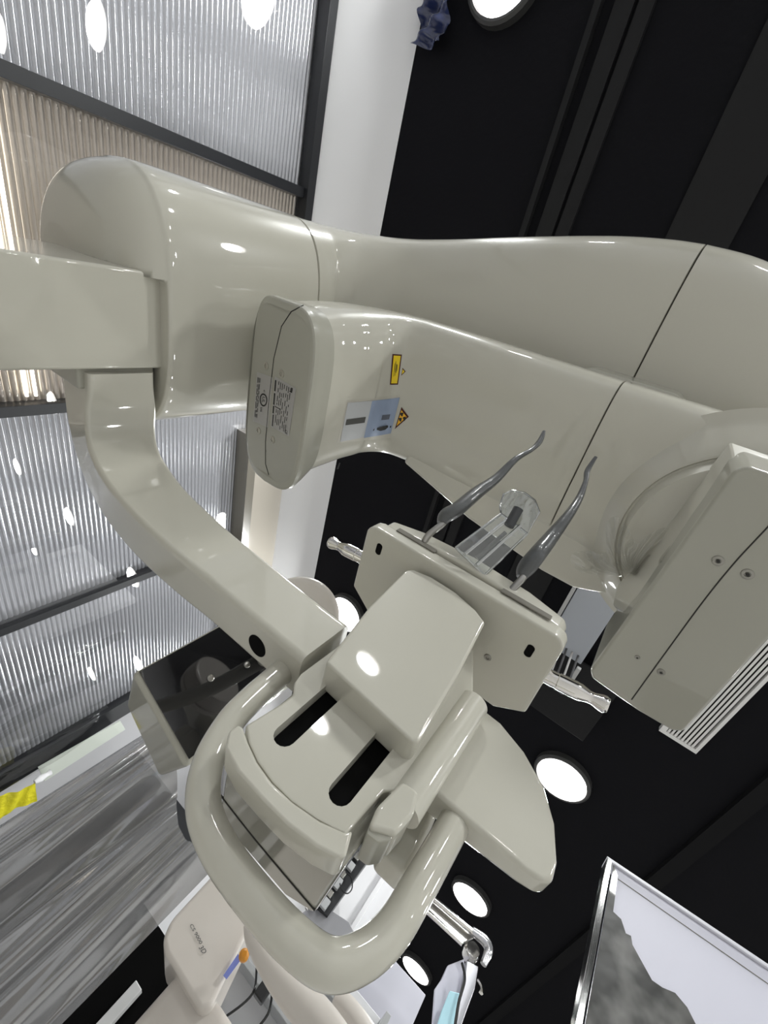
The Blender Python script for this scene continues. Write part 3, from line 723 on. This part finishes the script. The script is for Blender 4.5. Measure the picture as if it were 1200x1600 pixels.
obj('label_strip', prism([at(u, v, 'X', 1.497) for u, v in ((352, 1394), (357, 1391), (374, 1419), (369, 1422))], (.002, 0, 0)), mat('dark_label', (.16, .16, .15), rough=.5), U)
obj('arm_tube', tube([tuple(at(388, 1445, 'X', 1.42)) + (.012,), tuple(at(400, 1470, 'X', 1.40)) + (.022,), tuple(at(440, 1530, 'X', 1.38)) + (.03,), tuple(at(500, 1600, 'X', 1.36)) + (.036,), tuple(at(560, 1690, 'X', 1.34)) + (.036,)], 0, 24), PAINT3, U)
obj('arm_tube', tube([tuple(at(522, 1558, 'X', 1.5)) + (.015,), tuple(at(540, 1572, 'X', 1.5)) + (.022,), tuple(at(575, 1620, 'X', 1.5)) + (.024,), tuple(at(620, 1700, 'X', 1.5)) + (.024,)], 0, 20), PAINT3, U)
obj('column', prism([(1.55, .335, .235), (1.55, .02, .235), (1.55, -.1, -H), (1.55, .36, -H)][::1], (.2, 0, 0), .02, 4), PAINT3, U)
obj('indicator', lathe(at(381, 1494, 'X', 1.46), (-1, 0, 0), [(0, .012), (.01, .012), (.015, .006)], 18), mat('orange_plastic', (.62, .26, .03), rough=.4), U)
obj('blue_tape', prism([at(u, v, 'X', 1.49) for u, v in ((349, 1524), (372, 1490), (376, 1500), (354, 1530))], (.003, 0, 0)), mat('blue_tape', (.18, .22, .55), rough=.4), U)

# ------------------------------------------------------------------ white booth walls and desk beyond
BW = mat('booth_white', (.72, .72, .74), rough=.45)
struct('wall_booth', box(3.0, 3.06, -.02, 1.0, -H, 1.47, .004), BW)
struct('wall_booth_low', box(3.1, 3.16, -.34, -.0, -H, 1.13, .004), mat('booth_grey_violet', (.46, .46, .52), rough=.5))
struct('trim_%d' % n, box(2.965, 3.0, .10, .125, .8, 1.40, .004), BW); n += 1
struct('wall_dark_end', box(2.55, 2.60, .38, .86, -H, .36), BLACKM)
struct('wall_dark_back', box(3.4, 3.5, .95, 2.0, -H, .9), FRAME)
struct('wall_dark_post', box(2.50, 2.54, .60, .64, -H, .22, .003), mat('post_white', (.7, .7, .7), rough=.4))
DK = thing('equipment_shelf', 'pale grey shelf unit with cables, seen at the bottom edge beyond the handle', 'shelf', (2.2, .3, -H))
for z in (.30, .44, .58): obj('shelf_board', box(2.2, 2.3, -.15, .40, z, z + .02, .003), LIGHTB, DK)
obj('back_panel', box(2.30, 2.32, -.15, .40, -H, .68, .002), mat('shelf_grey', (.74, .74, .76), rough=.5), DK)
obj('side_panel', box(2.2, 2.32, -.17, -.15, -H, .68, .002), LIGHTB, DK)
for k in range(1, 6):
    y = .36 - .09 * k; rg = random.Random(k)
    tag(obj('black_cable', tube([(2.1955, y, .318), (2.12, y - .03 + rg.uniform(-.01, .01), .40), (2.15, y + rg.uniform(-.02, .02), .47), (2.12, y - .03, .52), (2.1955, y - .02, .592)], .004, 6), DARK),
        'thin black cable dangling in front of the pale shelf unit', 'cable', 'cables dangling in front of the pale shelf')
tag(obj('black_adapter', box(2.10, 2.14, .19, .23, .40, .45, .005), DARK), 'small black power adapter hanging among the cables at the bottom', 'adapter')
CT = thing('cable_tray', 'dark cable tray with clutter running along the white booth wall, inside the handle loop', 'cable tray', at(530, 1375, 'X', 2.6))
obj('tray', prism([at(u, v, 'X', 2.6) for u, v in ((560, 1300), (592, 1322), (512, 1432), (484, 1408))], (.06, 0, 0), .003, 1), FRAME, CT)
cc = at(540, 1360, 'X', 2.65)
obj('wall_bracket', box(2.64, 2.999, cc.y - .02, cc.y + .02, cc.z - .02, cc.z + .02, .003), STEEL, CT)
obj('tray_rim', tube([at(558, 1304, 'X', 2.58), at(478, 1420, 'X', 2.58)], .012, 8, sm=False), CHROME, CT)
obj('grey_cover', prism([at(u, v, 'X', 2.62) for u, v in ((495, 1408), (545, 1440), (570, 1490), (480, 1500), (455, 1440))], (.05, 0, 0), .003, 1), mat('grey_cover', (.30, .30, .32), rough=.3, coat=.4), CT)
for k in range(7):
    u, v = 568 - 10.5 * k, 1322 + 14.5 * k; c = at(u, v, 'X', 2.57); rg = random.Random(40 + k)
    obj('connector', box(c.x - .01, c.x + .015, c.y - rg.uniform(.012, .03), c.y + rg.uniform(.012, .03), c.z - .02, c.z + rg.uniform(.01, .03), .003, 2), STEEL if k % 2 else LIGHTB, CT)
tag(obj('looped_wire', tube([at(u, v, 'X', 2.56) for u, v in ((540, 1362), (549, 1372), (550, 1388), (543, 1396), (535, 1392), (531, 1380))], .003, 6), DARK), 'thin black wire loop hanging from the cable tray against the white booth wall', 'wire')
# jointed steel arm
LA = thing('jointed_lamp_arm', 'jointed steel equipment arm with sharp bend, right of the handle near the bottom', 'equipment arm', (2.5, -.35, .8))
def X25(u, v, x=2.5): return tuple(at(u, v, 'X', x))
obj('upper_rail', tube([X25(655, 1385), X25(745, 1462)], .012, 10, sm=False), CHROME, LA)
obj('lower_rail', tube([X25(655, 1412), X25(722, 1475)], .010, 10, sm=False), CHROME, LA)
obj('rail_body', prism([X25(u, v, 2.53) for u, v in ((660, 1385), (745, 1462), (722, 1474), (655, 1412))], (.03, 0, 0), .002, 1), STEEL, LA)
obj('elbow_cover', tube([X25(738, 1455) + (.018,), X25(757, 1470) + (.022,), X25(763, 1485) + (.02,), X25(755, 1507) + (.014,)], 0, 16), mat('elbow_steel', (.5, .5, .52), rough=.2, metal=.8), LA)
obj('joint', lathe(at(737, 1487, 'X', 2.5), (-1, 0, .2), [(-.03, .034), (.0, .036), (.01, .03), (.02, .03), (.022, .012)], 24), CHROME, LA)
obj('lower_arm', prism([X25(u, v) for u, v in ((730, 1500), (748, 1510), (742, 1545), (722, 1600), (700, 1650), (690, 1650), (712, 1590), (724, 1545))], (.05, 0, 0), .004, 2), mat('pale_steel', (.42, .42, .45), rough=.25, metal=.6), LA)
obj('bracket_plate', prism([X25(u, v, 2.56) for u, v in ((726, 1498), (700, 1508), (690, 1530), (680, 1545), (676, 1600), (640, 1660), (690, 1660), (722, 1560))], (.02, 0, 0), .003, 2), GLOSSW, LA)
obj('hook', tube([X25(746, 1530), X25(752, 1540), X25(753, 1552), X25(749, 1548)], .006, 8), CHROME, LA)
tag(obj('blue_mask_packet', prism([at(u, v, 'X', 2.47) for u, v in ((703, 1548), (722, 1553), (714, 1590), (695, 1640), (672, 1640), (690, 1580))], (.01, .0, 0), .002, 1), MASK), 'pale blue sheet hanging from the steel arm at the bottom edge', 'sheet')
tag(obj('black_hose', tube([at(722, 1505, 'X', 2.44), at(726, 1530, 'X', 2.42), at(716, 1570, 'X', 2.42), at(706, 1640, 'X', 2.42)], .006, 8), DARK), 'thin black hose running down the steel arm', 'hose')
